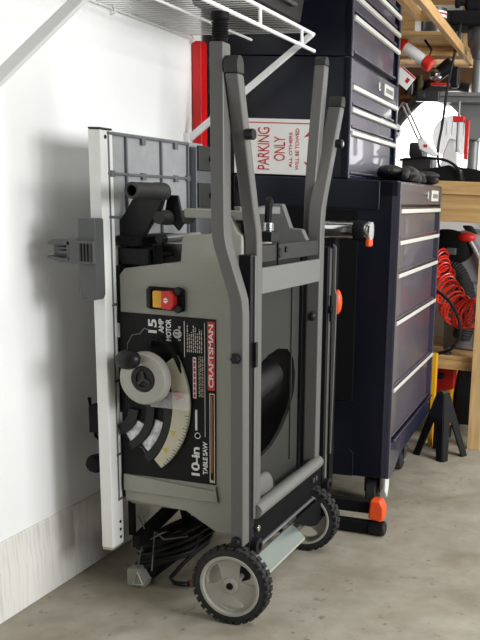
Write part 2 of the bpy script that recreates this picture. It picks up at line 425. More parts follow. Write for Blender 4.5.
for r0, r1, a0, a1 in ((.112, .135, 10, -60), (.162, .186, 10, -52), (.060, .088, -5, -65)):
    o_ = arc(cx, cz, r1, a0, a1, 12); i_ = arc(cx, cz, r0, a0, a1, 12)
    MB().prism(o_+i_[::-1], 'y', 2.036, 2.0475).build('slot_cover', 'black', saw, .001)
# hand wheel
hw = MB().lathe((.300, 2.0, .624), (0, 1, 0), [(0, .069), (-.012, .063), (-.014, .050), (-.008, .034), (.010, .034), (.012, .069), (0, .069)], 40)
hw = hw.build('hand_wheel', 'rim', saw)
MB().lathe((.300, 2.047, .624), (0, -1, 0), [(0, .034), (.03, .034), (.032, .034), (.05, .034), (.055, .031), (.055, .021), (.050, .020), (.050, .0)], 32).build('wheel_hub', 'black', hw)
sp = MB()
for k in range(3):
    xf = Matrix.Translation((.300, 1.994, .624)) @ Matrix.Rotation(R(120*k+20), 4, 'Y'); sp.box(0, .026, -.002, .002, -.004, .004, xf=xf)
sp.build('hub_rib', 'dark_plastic', hw, .001)
kn = MB().ell((0, 0, 0), (.034, .024, .025)); 
kn.build('crank_knob', 'black', hw, xf=Matrix.Translation((.275, 1.966, .676)) @ Matrix.Rotation(R(-8), 4, 'Y'))
MB().tube(smooth_path([(.30, 2.04, .70), (.32, 2.02, .725), (.36, 2.03, .70), (.39, 2.045, .62)], 6), .006, 8).build('lock_lever', 'blackmt', saw)
# switch
sw = MB().box(.289, .392, 2.040, 2.050, .796, .854).build('switch_plate', 'blackmt', saw, .006)
for z in (.803, .847): MB().cyl((.378, 2.044, z), (.378, 2.030, z), .011, 16).build('switch_guard', 'black', sw, .003)
MB().box(.292, .306, 2.028, 2.046, .8, .85).build('switch_guard', 'black', sw, .004)
MB().box(.311, .339, 2.026, 2.046, .803, .845).build('start_paddle', 'yellow', sw, .003)
pd = MB().prism([(.338, .802), (.364, .800), (.373, .812), (.373, .836), (.364, .848), (.338, .846)], 'y', 2.020, 2.046).build('stop_paddle', 'red', sw, .003)
dm = MB().prism([(.352, .8165), (.3595, .823), (.3445, .823)], 'y', 2.0192, 2.0205).prism([(.352, .8315), (.3595, .825), (.3445, .825)], 'y', 2.0192, 2.0205)
dm.build('diamond_mark', 'white', pd)

# things under the table: blade guard carrier, tubes, rods
gp = MB().lathe((.30, 1.962, 1.088), (0, 1, 0), [(0, .013), (-.002, .013), (-.002, .0185), (0, .020), (.05, .0205), (.105, .0205), (.11, .022), (.15, .022), (.155, .019), (.155, .013), (0, .013)], 28)
gp.build('carry_grip', 'dark_plastic', saw)
MB().lathe((.30, 2.0, 1.088), (0, 1, 0), [(0, .013), (.1, .013)], 28).build('grip_bore', 'blackmt', saw)
MB().prism([(.225, 1.066), (.285, 1.075), (.312, 1.07), (.305, 1.05), (.24, .951), (.155, .942), (.157, .985), (.195, 1.02)], 'y', 2.085, 2.105).build('guard_arm', 'black', saw, .004)
MB().prism([(.30, 1.08), (.33, 1.08), (.345, 1.01), (.33, .99), (.29, 1.03)], 'y', 2.13, 2.14).build('guard_arm', 'black', saw, .003)
MB().lathe((.30, 2.085, 1.023), (0, 1, 0), [(0, 0), (0, .016), (.02, .017), (.035, .0195), (.06, .0195), (.065, .018), (.165, .018), (.17, .015), (.17, 0)], 28).build('arm_pivot', 'dark_plastic', saw)
MB().cyl((.30, 2.10, .970), (.30, 2.30, .974), .009, 20).build('guide_rod', 'steel', saw)
MB().cyl((.30, 2.085, .9695), (.30, 2.112, .9705), .0115, 20).build('rod_collar', 'black', saw, .002)
MB().box(.195, .275, 2.07, 2.12, .90, .945).box(.275, .285, 2.09, 2.13, .895, .955).build('trunnion_block', 'black', saw, .004)
MB().cyl((.27, 2.11, .925), (.285, 2.40, .93), .006, 14).build('pivot_shaft', 'blackmt', saw)
MB().box(.22, .30, 2.2, 2.42, .90, .955).build('trunnion_bracket', 'steel', saw, .003)
MB().box(.195, .25, 2.06, 2.30, .95, .975).build('trunnion_bracket', 'blackmt', saw, .003)
MB().box(.384, .56, 2.06, 2.10, 1.028, 1.050).build('top_brace', 'gray_plastic', saw, .003)
MB().box(.36, .40, 2.30, 2.36, .985, 1.01).cyl((.36, 2.32, .985), (.36, 2.32, 1.03), .008).build('clip', 'blackmt', saw, .002)
# things beside the wall: mitre gauge head and knob, hidden half by the rail
mg = MB().lathe((.10, 2.11, .354), (0, -1, 0), [(0, .012), (.02, .024), (.04, .026), (.052, .02), (.054, 0)], 24).build('side_knob', 'blackmt', saw)
MB().tube([(.09, 2.07, .54), (.10, 2.08, .43), (.165, 2.10, .38)], .005, 8)  .box(.093, .13, 2.06, 2.10, .445, .52).build('side_bracket', 'blackmt', saw, .002)
MB().cyl((.10, 2.11, .354), (.175, 2.11, .354), .008, 12).build('knob_shaft', 'blackmt', saw)

# stand: legs in the y-z plane, swung out at the top
def leg(name, x0, x1, front, depth, m, bev=.005):
    back = [(y+depth, z) for y, z in front]
    return MB().prism(front+back[::-1], 'x', x0, x1).build(name, m, saw, bev, seg=3)
def loft_leg(stations, w, d, m):
    # square tube whose corner follows (x, y, z) stations
    b = MB(); rings = []
    for x, y, z in stations: rings.append([b.bm.verts.new(p) for p in ((x, y, z), (x+w, y, z), (x+w, y+d, z), (x, y+d, z))])
    for P, Q in zip(rings, rings[1:]):
        for k in range(4): b.bm.faces.new((P[k], P[(k+1) % 4], Q[(k+1) % 4], Q[k]))
    b.bm.faces.new(rings[0]); b.bm.faces.new(rings[-1][::-1])
    return b.build('leg', m, saw, .004, seg=2)
A = loft_leg([(.511, 1.945, 1.418), (.512, 1.947, 1.02), (.513, 1.949, .99), (.517, 1.952, .965), (.541, 1.973, .862), (.545, 1.976, .842), (.546, 1.979, .81), (.546, 1.985, .212)], .0345, .040, 'tubedk')
ft = MB().lathe((.5285, 1.965, 1.415), (0, 0, 1), [(0, .012), (.012, .012)], 20)
ft.lathe((.5285, 1.965, 1.421), (0, 0, 1), [(0, .016), (.004, .018)] + [(.006+.0055*k+e, (.0165 if e == 0 else .0195)) for k in range(6) for e in (0, .0027)] + [(.041, .015), (.046, .021), (.054, .022), (.060, .020), (.060, 0)], 24)
ft.build('levelling_foot', 'blackmt', A)
for z, y in ((.702, 1.978), (.226, 1.983)):
    MB().lathe((.5625, y, z), (0, -1, 0), [(-.002, .0145), (.002, .0145), (.002, .0115), (.010, .0115), (.012, .009), (.012, 0)], 6 if z > .5 else 24).build('bolt', 'black', A, .001)
B = leg('leg', .547, .581, [(1.946, 1.352), (2.035, 1.06), (2.046, 1.03), (2.055, 1.005), (2.060, .97), (2.062, .27)], .033, 'tubedk')
def cap(par, pts, x0, x1):
    return MB().prism(pts, 'x', x0, x1).build('end_cap', 'dark_plastic', par, .004)
cap(B, [(1.9455, 1.352), (1.942, 1.366), (1.944, 1.380), (1.952, 1.389), (1.962, 1.391), (1.972, 1.387), (1.979, 1.376), (1.980, 1.352)], .546, .582)
MB().cyl((.58, 1.992, 1.225), (.602, 1.99, 1.225), .0125, 20).build('bolt_sleeve', 'black', B, .002)
Bf = leg('leg', .538, .58, [(2.668, 1.352), (2.54, 1.095), (2.526, 1.06), (2.52, 1.03), (2.517, .99), (2.517, .27)], .036, 'tubedk')
cap(Bf, [(2.668, 1.352), (2.675, 1.372), (2.684, 1.382), (2.695, 1.385), (2.705, 1.380), (2.709, 1.368), (2.704, 1.352)], .537, .581)
MB().cyl((.58, 2.632, 1.245), (.60, 2.632, 1.245), .0125, 20).build('bolt_sleeve', 'black', Bf, .002)
MB().cyl((.598, 2.632, 1.245), (.603, 2.632, 1.245), .007, 6).build('bolt', 'chrome', Bf)
MB().ell((.56, 2.508, .745), (.014, .012, .014)).build('lock_button', 'black', Bf)
Af = leg('leg', .512, .546, [(2.615, 1.462), (2.58, 1.28), (2.562, 1.17), (2.553, 1.10), (2.55, 1.03), (2.55, .25)], .036, 'tubedk')
cap(Af, [(2.615, 1.462), (2.619, 1.478), (2.630, 1.488), (2.642, 1.486), (2.650, 1.474), (2.651, 1.462)], .511, .547)
ch = MB().box(.548, .581, 2.022, 2.052, .175, .948)
C1 = ch.build('side_channel', 'black', saw, .002)
MB().box(.5805, .5845, 2.040, 2.053, .27, .945).build('channel_edge', 'tubedk', C1, .001)
C2 = MB().box(.552, .581, 2.585, 2.612, .205, .945).build('side_channel', 'black', saw, .002)
MB().box(.5805, .584, 2.597, 2.613, .21, .94).build('channel_edge', 'tubedk', C2, .001)
MB().prism([(.59, .955), (.60, .945), (.60, .82), (.606, .80), (.60, .3), (.595, .3)], 'y', 2.60, 2.606).build('pivot_strip', 'tubedk', C2, .001)
MB().cyl((.55, 1.97, .703), (.55, 2.07, .703), .008, 16).build('hinge_pin', 'castgray', saw, .001)
MB().box(.583, .59, 2.036, 2.05, .672, .735).build('hinge_plate', 'black', saw, .002)
MB().box(.583, .592, 2.598, 2.614, .72, .80).cyl((.58, 2.6, .757), (.595, 2.6, .757), .012, 16).build('hinge_plate', 'black', saw, .002)
MB().box(.568, .580, 2.094, 2.518, .848, .914).build('cross_bar', 'tube', saw, .003)
ub = MB().box(.552, .574, 2.094, 2.518, .925, .968).build('upper_bar', 'dark_plastic', saw, .003)
MB().cyl((.573, 2.215, .945), (.580, 2.215, .945), .012, 18).cyl((.573, 2.262, .952), (.579, 2.262, .952), .008, 18).build('bolt', 'black', ub, .001)
MB().box(.574, .578, 2.20, 2.206, .90, .972).build('hinge_gap', 'blackmt', ub)
MB().box(.548, .580, 2.15, 2.20, .975, 1.0).build('strap_block', 'black', saw, .003)
st = MB().tube(smooth_path([(.555, 2.185, 1.0), (.555, 2.187, 1.04), (.553, 2.195, 1.064), (.545, 2.22, 1.076), (.525, 2.26, 1.077)], 5), .0095, 10).build('strap', 'blackmt', saw)
MB().cyl((.556, 2.185, 1.0), (.556, 2.185, 1.022), .0135, 16).build('strap_buckle', 'chrome', saw, .002)
MB().tube(smooth_path([(.58, 2.068, .284), (.58, 2.10, .285), (.58, 2.48, .288), (.58, 2.54, .29)], 6), .019, 18).build('lower_bar', 'tube', saw)
lp = MB().box(.560, .576, 2.05, 2.60, .178, .268).build('lower_plate', 'void', saw, .003)
MB().cyl((.575, 2.50, .24), (.583, 2.50, .24), .009, 14).cyl((.575, 2.525, .24), (.583, 2.525, .24), .009, 14).build('rivet', 'gunmetal', lp)
MB().box(.577, .584, 2.06, 2.60, .176, .183).build('plate_edge', 'castgray', lp, .001)
for y in (2.048, 2.605):
    MB().lathe((.578, y, .195), (1, 0, 0), [(0, .022), (.02, .022), (.022, .018), (.022, .011), (.016, .010), (.016, 0)], 24).build('pivot_boss', 'black', saw)
MB().cyl((.578, 2.065, .238), (.590, 2.065, .238), .009, 12).build('spring_button', 'chrome', saw, .001)
# wheels
def wheel(y0, y1, face):
    cxw, czw, K = .550, .1065, .998
    w = thing_part('wheel', (cxw, (y0+y1)/2, czw))
    T = y1-y0; yc = (y0+y1)/2
    t = MB().lathe((cxw, y0, czw), (0, 1, 0), [(t_, r_*K) for t_, r_ in ((0, .082), (0, .088), (.003, .099), (.008, .103), (T-.008, .103), (T-.003, .099), (T, .088), (T, .082), (0, .082))], 56)
    for k in range(30):
        for side in (0, 1):
            a = 2*math.pi*(k+.5*side)/30
            xf = Matrix.Translation((cxw, yc, czw)) @ Matrix.Rotation(a, 4, 'Y')
            ya, yb = (-T/2+.001, -.001) if side == 0 else (.001, T/2-.001)
            t.box(-.0072, .0072, ya, yb, .0995, .1064, xf=xf)
    t.build('tire', 'rubber', w, .0012)
    holes = []
    for a in (155, 36, -84):
        h = []
        for da, rr_ in ((-30, .066), (-15, .0685), (0, .069), (15, .0685), (30, .066), (29, .055), (12, .032), (0, .029), (-12, .032), (-29, .055)):
            h.append((cxw+K*rr_*math.cos(R(a+da)), czw+K*rr_*math.sin(R(a+da))))
        holes.append(h)
    f0 = y0+.009 if face < 0 else y1-.017
    rm = MB().plate([(cxw+.082*math.cos(2*math.pi*i/56), czw+.082*math.sin(2*math.pi*i/56)) for i in range(56)], holes, 'y', f0, f0+.007)
    rm.lathe((cxw, y0, czw), (0, 1, 0), [(t_, r_*K) for t_, r_ in ((-.001, .0745), (-.001, .082), (.001, .0845), (T-.001, .0845), (T+.001, .082), (T+.001, .0745), (-.001, .0745))], 56)
    rm.lathe((cxw, f0+.007, czw), (0, -1, 0), [(0, .024), (.012, .020), (.013, .012), (.013, 0)], 28)
    rm = rm.build('rim', 'rim', w, .002)
    MB().lathe((cxw, f0-.003, czw), (0, -1, 0), [(0, .010), (.006, .009), (.007, .004), (.005, .003), (.005, 0)], 20).build('axle_nut', 'blackmt', w)
def thing_part(name, loc):
    o = bpy.data.objects.new(name, None); COL.objects.link(o); o.parent = saw; o.location = Vector(loc)-Vector(saw['_w']); o['_w'] = tuple(loc); o.empty_display_size = .03; return o
wheel(1.968, 2.005, -1); wheel(2.505, 2.549, 1)
MB().cyl((.550, 1.99, .1065), (.550, 2.52, .1065), .009, 16).build('axle', 'steel', saw)
MB().prism([(.535, .19), (.578, .19), (.575, .10), (.548, .088), (.53, .105)], 'y', 2.040, 2.052).build('axle_bracket', 'black', saw, .003)
MB().prism([(.535, .19), (.578, .19), (.60, .12), (.575, .10), (.548, .088), (.53, .105)], 'y', 2.485, 2.497).build('axle_bracket', 'black', saw, .003)
MB().prism([(.568, .150), (.574, .150), (.614, .116), (.610, .112)], 'y', 2.055, 2.345).build('step_plate', 'sgreen', saw, .0015)
MB().box(.607, .615, 2.055, 2.345, .107, .115).build('plate_highlight', 'rim', saw, .001)  # paler strip drawn as the highlight along the step plate's lower edge
MB().prism([(2.27, .185), (2.60, .185), (2.565, .118), (2.47, .105), (2.42, .12)], 'x', .600, .606).build('axle_bracket', 'void', saw, .002)
# stand foot on the floor, cord wrap
MB().tube([(.21, 2.10, .030), (.21, 2.52, .030)], .001, 4).box(.182, .235, 2.12, 2.54, .010, .052).build('foot_tube', 'blackmt', saw, .004)
fo = MB().prism([(.178, 0), (.232, 0), (.236, .018), (.214, .054), (.178, .05)], 'y', 2.088, 2.125).build('foot_end', 'gray_plastic', saw, .003)
MB().tube([(.197, 2.086, .006), (.229, 2.086, .010), (.213, 2.086, .046)], .0022, 6, closed=True).build('foot_glint', 'wirew', fo)  # white outline modelled in place of reflections on the foot
wb = MB()
for a_ in ([(.205, 2.10, .05), (.232, 2.10, .17), (.20, 2.12, .20)], [(.25, 2.10, .05), (.25, 2.12, .16), (.29, 2.10, .15), (.33, 2.20, .13)], [(.17, 2.13, .11), (.20, 2.12, .09), (.21, 2.14, .18)]):
    wb.tube(a_, .0022, 6)
wb.build('cord_hook', 'castgray', saw)
MB().prism([(.205, .255), (.235, .255), (.26, .11), (.245, .10)], 'y', 2.30, 2.33).build('foot_arm', 'blackmt', saw, .003)
MB().box(.198, .212, 2.07, 2.09, .16, .26).build('foot_arm', 'blackmt', saw, .003)
MB().prism([(2.06, .13), (2.50, .205), (2.50, .245), (2.06, .165)], 'x', .215, .24).build('foot_brace', 'blackmt', saw, .003)
cd = MB(); rnd = random.Random(5); pth = []
for k in range(8):
    zz = .062+.0105*k; ex = .070+rnd.random()*.010; ey = .085+rnd.random()*.014; ph = rnd.random()*6
    for i in range(28):
        a = 2*math.pi*i/28
        px = .262+.006*math.sin(ph)+ex*math.cos(a)+.035*math.sin(a); py = 2.215+.006*math.cos(ph)+ey*math.sin(a)
        pth.append((px, py, zz + .022*math.cos(a) + .012*math.sin(a) + .004*math.sin(3*a+ph)))
cd.tube(smooth_path([(.345, 2.135, .012), (.335, 2.12, .014), (.30, 2.115, .03)]+pth, 2), .0066, 8)
cd = cd.build('power_cord', 'black', saw)
MB().cyl((.345, 2.135, .012), (.362, 2.155, .011), .010, 14).build('plug', 'peg', cd, .002)

# ------------------------------------------------------------------ navy tool cabinet and the two chests stacked on it
CH = Matrix.Translation((.706, 2.93, 0)) @ Matrix.Rotation(R(3.4), 4, 'Z')   # local x out of the drawers, y along the front
def cloc(x, y, z): return tuple(CH @ Vector((x, y, z)))
def cpart(par, name, m, *a, bev=.002, mb=None):
    mb = mb or MB().box(*a); return mb.build(name, m, par, bev, xf=CH)
def drawer(par, z0, z1, x, y0, y1):
    d = MB().box(x-.30, x, y0, y1-.085, z0, z1-.017); d = d.build('drawer', 'navyfront', par, .003, xf=CH)
    cpart(d, 'drawer_lip', 'pull' if False else 'navyfront', x-.01, x+.007, y0+.002, y1-.06, z0+.001, z0+.008)
    cpart(d, 'drawer_end', 'navyframe', x-.30, x-.012, y1-.084, y1, z0, z1-.017)
    cpart(d, 'pull', 'pull', mb=MB().prism([(x, z1-.017), (x+.009, z1-.014), (x+.010, z1-.002), (x+.007, z1), (x, z1-.005)], 'y', y0+.002, y1-.002), bev=.001)
    cpart(d, 'pull_slot', 'navy', x-.02, x+.002, y0, y1, z1-.006, z1+.006, bev=0)
def lockset(par, x, y, z):
    cpart(par, 'lock', 'chrome', mb=MB().lathe((x, y, z), (1, 0, 0), [(0, .016), (.006, .016), (.008, .012), (.008, 0)], 20), bev=0)
    b = cpart(par, 'badge', 'pull', x, x+.003, y+.10, y+.26, z-.020, z+.022)
    cpart(b, 'badge_print', 'castgray', x+.003, x+.0036, y+.12, y+.24, z-.008, z+.008, bev=0)

cab = thing('tool_cabinet', cloc(-.3, .43, 0), 'tall navy roller cabinet on casters with five wide drawers, bottom of the tool chest stack', 'tool cabinet')
W = .862
body = MB().box(-.58, -.03, .016, W, .185, 1.10).box(-.58, -.006, .0, .016, .13, 1.148).box(-.58, -.006, W-.016, W, .185, 1.148).box(-.58, -.56, 0, W, .185, 1.148)
cpart(cab, 'cabinet_body', 'navyside', mb=body, bev=.003)
cpart(cab, 'top_pan', 'navyside', -.58, -.01, .0, W, 1.10, 1.150)
cpart(cab, 'corner_post', 'navyfront', -.03, .0, .0, .018, .13, 1.148)
cpart(cab, 'corner_post', 'navyfront', -.03, .0, W-.022, W, .185, 1.148)
cpart(cab, 'base_rail', 'navyframe', mb=MB().prism([(.018, .13), (.10, .132), (.20, .172), (W-.022, .185), (W-.022, .268), (.018, .268)], 'x', -.03, -.001).box(-.03, .010, .022, W-.026, .258, .268))
lkp = cpart(cab, 'lock_panel', 'navyfront', -.03, -.003, .019, W-.023, 1.075, 1.145)
lockset(lkp, -.003, .52, 1.108)
zz = [1.061, .957, .847, .686, .452, .27]
for i in range(5): drawer(cab, zz[i+1]+.006, zz[i], -.006, .020, W-.024)
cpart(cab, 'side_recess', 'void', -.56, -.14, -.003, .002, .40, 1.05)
cpart(cab, 'side_trim', 'navyside', -.56, -.07, -.006, .002, 1.055, 1.148)
cpart(cab, 'skirt_plate', 'navyside', mb=MB().prism([(-.56, .13), (-.13, .13), (-.13, .215), (-.145, .228), (-.56, .228)], 'y', -.005, .002))
def caster(x, y):
    w = cpart(cab, 'caster_fork', 'gunmetal', mb=MB().box(x-.03, x+.03, y-.03, y+.03, .122, .186).box(x-.03, x-.025, y-.022, y+.022, .05, .125).box(x+.025, x+.03, y-.022, y+.022, .05, .125))
    cpart(w, 'caster_wheel', 'rubber', mb=MB().lathe((x-.02, y, .056), (1, 0, 0), [(0, 0), (0, .048), (.004, .055), (.036, .055), (.040, .048), (.040, 0)], 32))
    cpart(w, 'caster_hub', 'castgray', mb=MB().cyl((x-.024, y, .056), (x+.028, y, .056), .02, 20))
caster(-.075, .10); caster(-.075, .56); caster(-.50, .10); caster(-.50, .56)
cpart(cab, 'brake_tab', 'wirew', mb=MB().prism([(.04, .135), (.105, .135), (.105, .075), (.08, .035), (.04, .07)], 'x', -.022, -.018), bev=.001)

UF = -.18
mid = thing('tool_chest', cloc(-.42, .38, 1.15), 'navy middle tool chest with lock and three shallow drawers, resting on the roller cabinet', 'tool chest')
UW = .755
cpart(mid, 'chest_body', 'navyside', mb=MB().box(-.655, UF-.03, .01, UW, 1.152, 1.530).box(-.655, UF-.004, .01, .026, 1.152, 1.530).box(-.655, UF-.004, UW-.016, UW, 1.152, 1.53))
for y0, y1 in ((.01, .022), (UW-.016, UW)): cpart(mid, 'corner_post', 'navyfront', UF-.03, UF, y0, y1, 1.152, 1.528)
p = cpart(mid, 'lock_panel', 'navyfront', UF-.03, UF-.002, .023, UW-.017, 1.455, 1.525)
lockset(p, UF-.002, .40, 1.487)
for a, b in ((1.449, 1.386), (1.378, 1.314), (1.306, 1.166)): drawer(mid, b, a, UF-.004, .023, UW-.017)
cpart(mid, 'bottom_rail', 'navyframe', UF-.03, UF, .023, UW-.017, 1.152, 1.164)

top = thing('tool_chest', cloc(-.42, .38, 1.532), 'navy top tool chest with bright drawer pulls, uppermost of the tool chest stack', 'tool chest')
cpart(top, 'chest_body', 'navyside', mb=MB().box(-.655, UF-.03, .01, UW, 1.533, 2.05).box(-.655, UF-.004, .01, .026, 1.533, 2.05).box(-.655, UF-.004, UW-.016, UW, 1.533, 2.05))
for y0, y1 in ((.01, .022), (UW-.016, UW)): cpart(top, 'corner_post', 'navyfront', UF-.03, UF, y0, y1, 1.533, 2.05)
for a, b in ((1.660, 1.545), (1.722, 1.668), (1.786, 1.730), (1.85, 1.794), (1.93, 1.858)): drawer(top, b, a, UF-.004, .023, UW-.017)
cpart(top, 'lid', 'navyside', -.66, UF+.005, .005, UW+.005, 2.05, 2.09)

# parking sign on the chest side (turned a quarter, reading upwards)
sg = MB().box(-.58, -.295, .004, .0075, 1.156, 1.334)
sg = tag(sg.build('parking_sign', 'signw', bevel=.001, xf=CH), 'white sign turned sideways reading PARKING ONLY in red, on the navy chest side', 'sign')
yb = .0036
def stext(t, x0, x1, z0, z1, m='signr'):
    return MB().text(t, (x1, yb, z0), UP, LEFT, z1-z0, x1-x0, .0006).build('lettering', m, sg, xf=CH)
stext('PARKING', -.496, -.455, 1.170, 1.306); stext('ONLY', -.439, -.400, 1.200, 1.278)
stext('ALL OTHERS', -.386, -.375, 1.18, 1.292); stext('WILL BE TOWED', -.364, -.352, 1.172, 1.305)
bd = MB().box(-.578, -.297, yb, yb+.001, 1.319, 1.3225).build('border_line', 'signr', sg, xf=CH)
ar = MB().box(-.318, -.309, yb, yb+.001, 1.18, 1.30).prism([(-.309, 1.306), (-.309, 1.285), (-.336, 1.276)], 'y', yb, yb+.001).prism([(-.309, 1.170), (-.309, 1.195), (-.336, 1.200)], 'y', yb, yb+.001)
ar.build('arrow', 'signr', sg, xf=CH)

rbz = tag(bx(.004, .036, 2.84, 2.885, 0, 1.565).build('red_board', 'redboard', bevel=.003), 'tall narrow red board standing between the white wall and the navy chest', 'board')

# ------------------------------------------------------------------ wire shelf on the wall, case on it
sf = thing('wire_shelf', (.2, 2.1, 1.57), 'white coated wire shelf on the wall above the saw, held by diagonal brackets', 'shelf')
wr = MB()
y = 1.30
while y < 2.815:
    wr.tube([(.008, y, 1.5755), (.430, y, 1.5815), (.4395, y, 1.580)], .0019, 5); y += .0254
wr.build('wire_deck', 'wirew', sf)
MB().cyl((.010, 1.28, 1.571), (.010, 2.845, 1.571), .0032, 8).build('back_rod', 'wirew', sf)
MB().cyl((.20, 1.28, 1.572), (.20, 2.87, 1.572), .0042, 8).build('middle_rod', 'wirew', sf)
MB().cyl((.435, 1.28, 1.578), (.435, 2.81, 1.578), .0055, 10).ell((.435, 2.81, 1.578), (.006, .006, .006), 10, 8).build('front_rod', 'wirew', sf)
MB().cyl((.436, 1.28, 1.530), (.436, 2.815, 1.530), .0055, 10).ell((.436, 2.815, 1.53), (.006, .006, .006), 10, 8).build('lip_rod', 'wirew', sf)
for y in (1.75, 2.08, 2.40, 2.71): MB().cyl((.436, y, 1.53), (.435, y, 1.578), .005, 8).build('lip_spacer', 'wirew', sf)
def bracket(y, w=.010):
    d = Vector((.430, 0, .330)).normalized(); n_ = Vector((-d.z, 0, d.x))
    a, b = Vector((.012, y, 1.254)), Vector((.436, y, 1.578))
    b_ = MB(); q = [(a-n_*w), (b-n_*w), (b+n_*w*.6), (a+n_*w)]
    b_.prism([(v.x, v.z) for v in q], 'y', y-.008, y+.008).box(.001, .02, y-.012, y+.012, 1.238, 1.275)
    b_.build('bracket', 'wirew', sf, .002)
bracket(2.795); bracket(1.775, .014)
for y in (2.36, 2.82): MB().tube([(.002, y, 1.574), (.016, y, 1.578), (.016, y+.012, 1.562), (.002, y+.012, 1.556)], .0025, 6).build('wall_clip', 'wirew', sf)
cs = MB().prism([(.22, 1.586), (.405, 1.586), (.42, 1.60), (.43, 1.66), (.42, 1.86), (.22, 1.86)], 'y', 2.42, 2.745)
cs = tag(cs.build('tool_case', 'caseblk', bevel=.012, seg=3), 'black molded case lying on the wire shelf next to the top tool chest', 'case')
MB().box(.39, .442, 2.40, 2.76, 1.665, 1.69).build('case_rim', 'caseblk', cs, .006)
MB().tube([(.425, 2.52, 1.63), (.442, 2.52, 1.63), (.442, 2.64, 1.63), (.425, 2.64, 1.63)], .006, 8).build('latch', 'gunmetal', cs)

# ------------------------------------------------------------------ folded black work stand between saw and cabinet
ws = thing('work_stand', (.66, 2.74, 0), 'black folded work stand with orange levers and chrome tube, by the navy cabinet', 'work stand')
MB().cyl((.49, 2.73, .988), (.645, 2.73, .993), .029, 32).build('top_tube', 'chrome', ws, .003)
MB().lathe((.645, 2.73, .993), (1, 0, 0), [(-.03, .0298), (-.026, .031), (0, .031), (.006, .028)], 32).build('tube_collar', 'blackmt', ws)
MB().lathe((.651, 2.73, .993), (1, 0, 0), [(0, .026), (.012, .030), (.020, .028), (.022, .0)], 32).build('tube_end', 'chrome', ws)
MB().box(.655, .672, 2.712, 2.748, .945, .97).build('release_tab', 'orange', ws, .006)
MB().box(.525, .56, 2.715, 2.75, .05, .98).build('upright', 'blackmt', ws, .004)
MB().ell((.566, 2.725, .766), (.016, .016, .040)).build('lock_lever', 'orange', ws)
MB().box(.50, .72, 2.722, 2.752, .070, .112).box(.50, .745, 2.71, 2.74, .004, .046).build('base_rail', 'blackmt', ws, .004)
MB().lathe((.735, 2.725, .025), (1, 0, 0), [(-.03, .022), (0, .025), (.018, .025), (.022, .020), (.022, 0)], 20).build('foot_roller', 'black', ws)
MB().prism([(.700, .058), (.745, .05), (.752, .062), (.752, .10), (.74, .124), (.705, .124)], 'y', 2.705, 2.755).build('foot_cap', 'orange', ws, .007)

# ------------------------------------------------------------------ gloves on the cabinet top
gl = MB(); rnd = random.Random(11)
for k in range(13):
    gl.ell((-.02-.12*rnd.random(), .17+.045*k+.02*rnd.random(), 1.165+.022*rnd.random()), (.035+.03*rnd.random(), .03+.05*rnd.random(), .012+.016*rnd.random()), 16, 10)
for k in range(5):
    y = .14+.1*k; gl.tube(smooth_path([(-.06, y+.12, 1.178), (-.02-.01*k, y+.03, 1.185-.004*k), (-.015, y-.02, 1.163)], 4), .014, 10)
for v in gl.bm.verts: v.co.z = max(v.co.z, 1.151)
gl = gl.build('work_glove', 'leather', xf=CH)
tag(gl, 'crumpled black leather glove lying on the front ledge of the navy cabinet', 'glove')
md = gl.modifiers.new('remesh', 'REMESH'); md.mode = 'VOXEL'; md.voxel_size = .006
md = gl.modifiers.new('smooth', 'SMOOTH'); md.iterations = 4

# ------------------------------------------------------------------ workbench at the back
wbn = thing('workbench', (.9, 4.2, 0), 'pine workbench against the back wall behind the tool cabinet', 'workbench')
MB().box(.10, .87, 3.90, 4.58, 1.119, 1.175).build('bench_top', 'wood', wbn, .003)
MB().box(.10, .87, 3.915, 3.95, 1.004, 1.119).build('apron', 'wood', wbn, .002)
for x in (.14, .81):
    MB().box(x, x+.06, 3.90, 3.94, 0, 1.004).build('leg', 'woodz', wbn, .002)
    MB().box(x, x+.06, 4.50, 4.57, 0, 1.119).build('leg', 'woodz', wbn, .002)
MB().box(.10, .87, 3.945, 4.50, .395, .412).build('lower_shelf', 'wood', wbn, .002)
MB().box(.10, .87, 3.945, 3.985, .350, .394).build('shelf_rail', 'wood', wbn, .002)
MB().box(.10, .87, 4.48, 4.498, .20, .393).build('back_panel', 'wood', wbn, .002)

# ------------------------------------------------------------------ overhead pine shelf
OH = Matrix.Translation((.716, 3.168, 1.70)) @ Matrix.Rotation(R(3.6), 4, 'Z')
ov = thing('overhead_shelf', tuple(OH @ Vector((-.2, .5, 0))), 'pine overhead shelf with uprights, high on the wall beyond the tool chests', 'shelf')
def opart(name, m, *a, bev=.002): return MB().box(*a).build(name, m, ov, bev, xf=OH)
opart('front_beam', 'woody', -.022, 0, -.35, 1.405, .008, .046)
opart('inner_beam', 'woody', -.085, -.062, -.35, .17, .012, .046)
opart('cross_beam', 'wood', -.085, -.023, .17, .19, .012, .046)
opart('shelf_board', 'wood', -.55, -.023, .60, 1.405, .034, .050)
opart('cross_beam', 'wood', -.55, -.023, .86, .885, -.004, .033)
for y, w_ in ((1.08, .035), (1.18, .05), (1.33, .06)): opart('upright', 'woodz', -.034, -.002, y, y+w_, .055, .95)
opart('back_panel', 'wood', -.55, -.02, 1.388, 1.404, .053, .95)

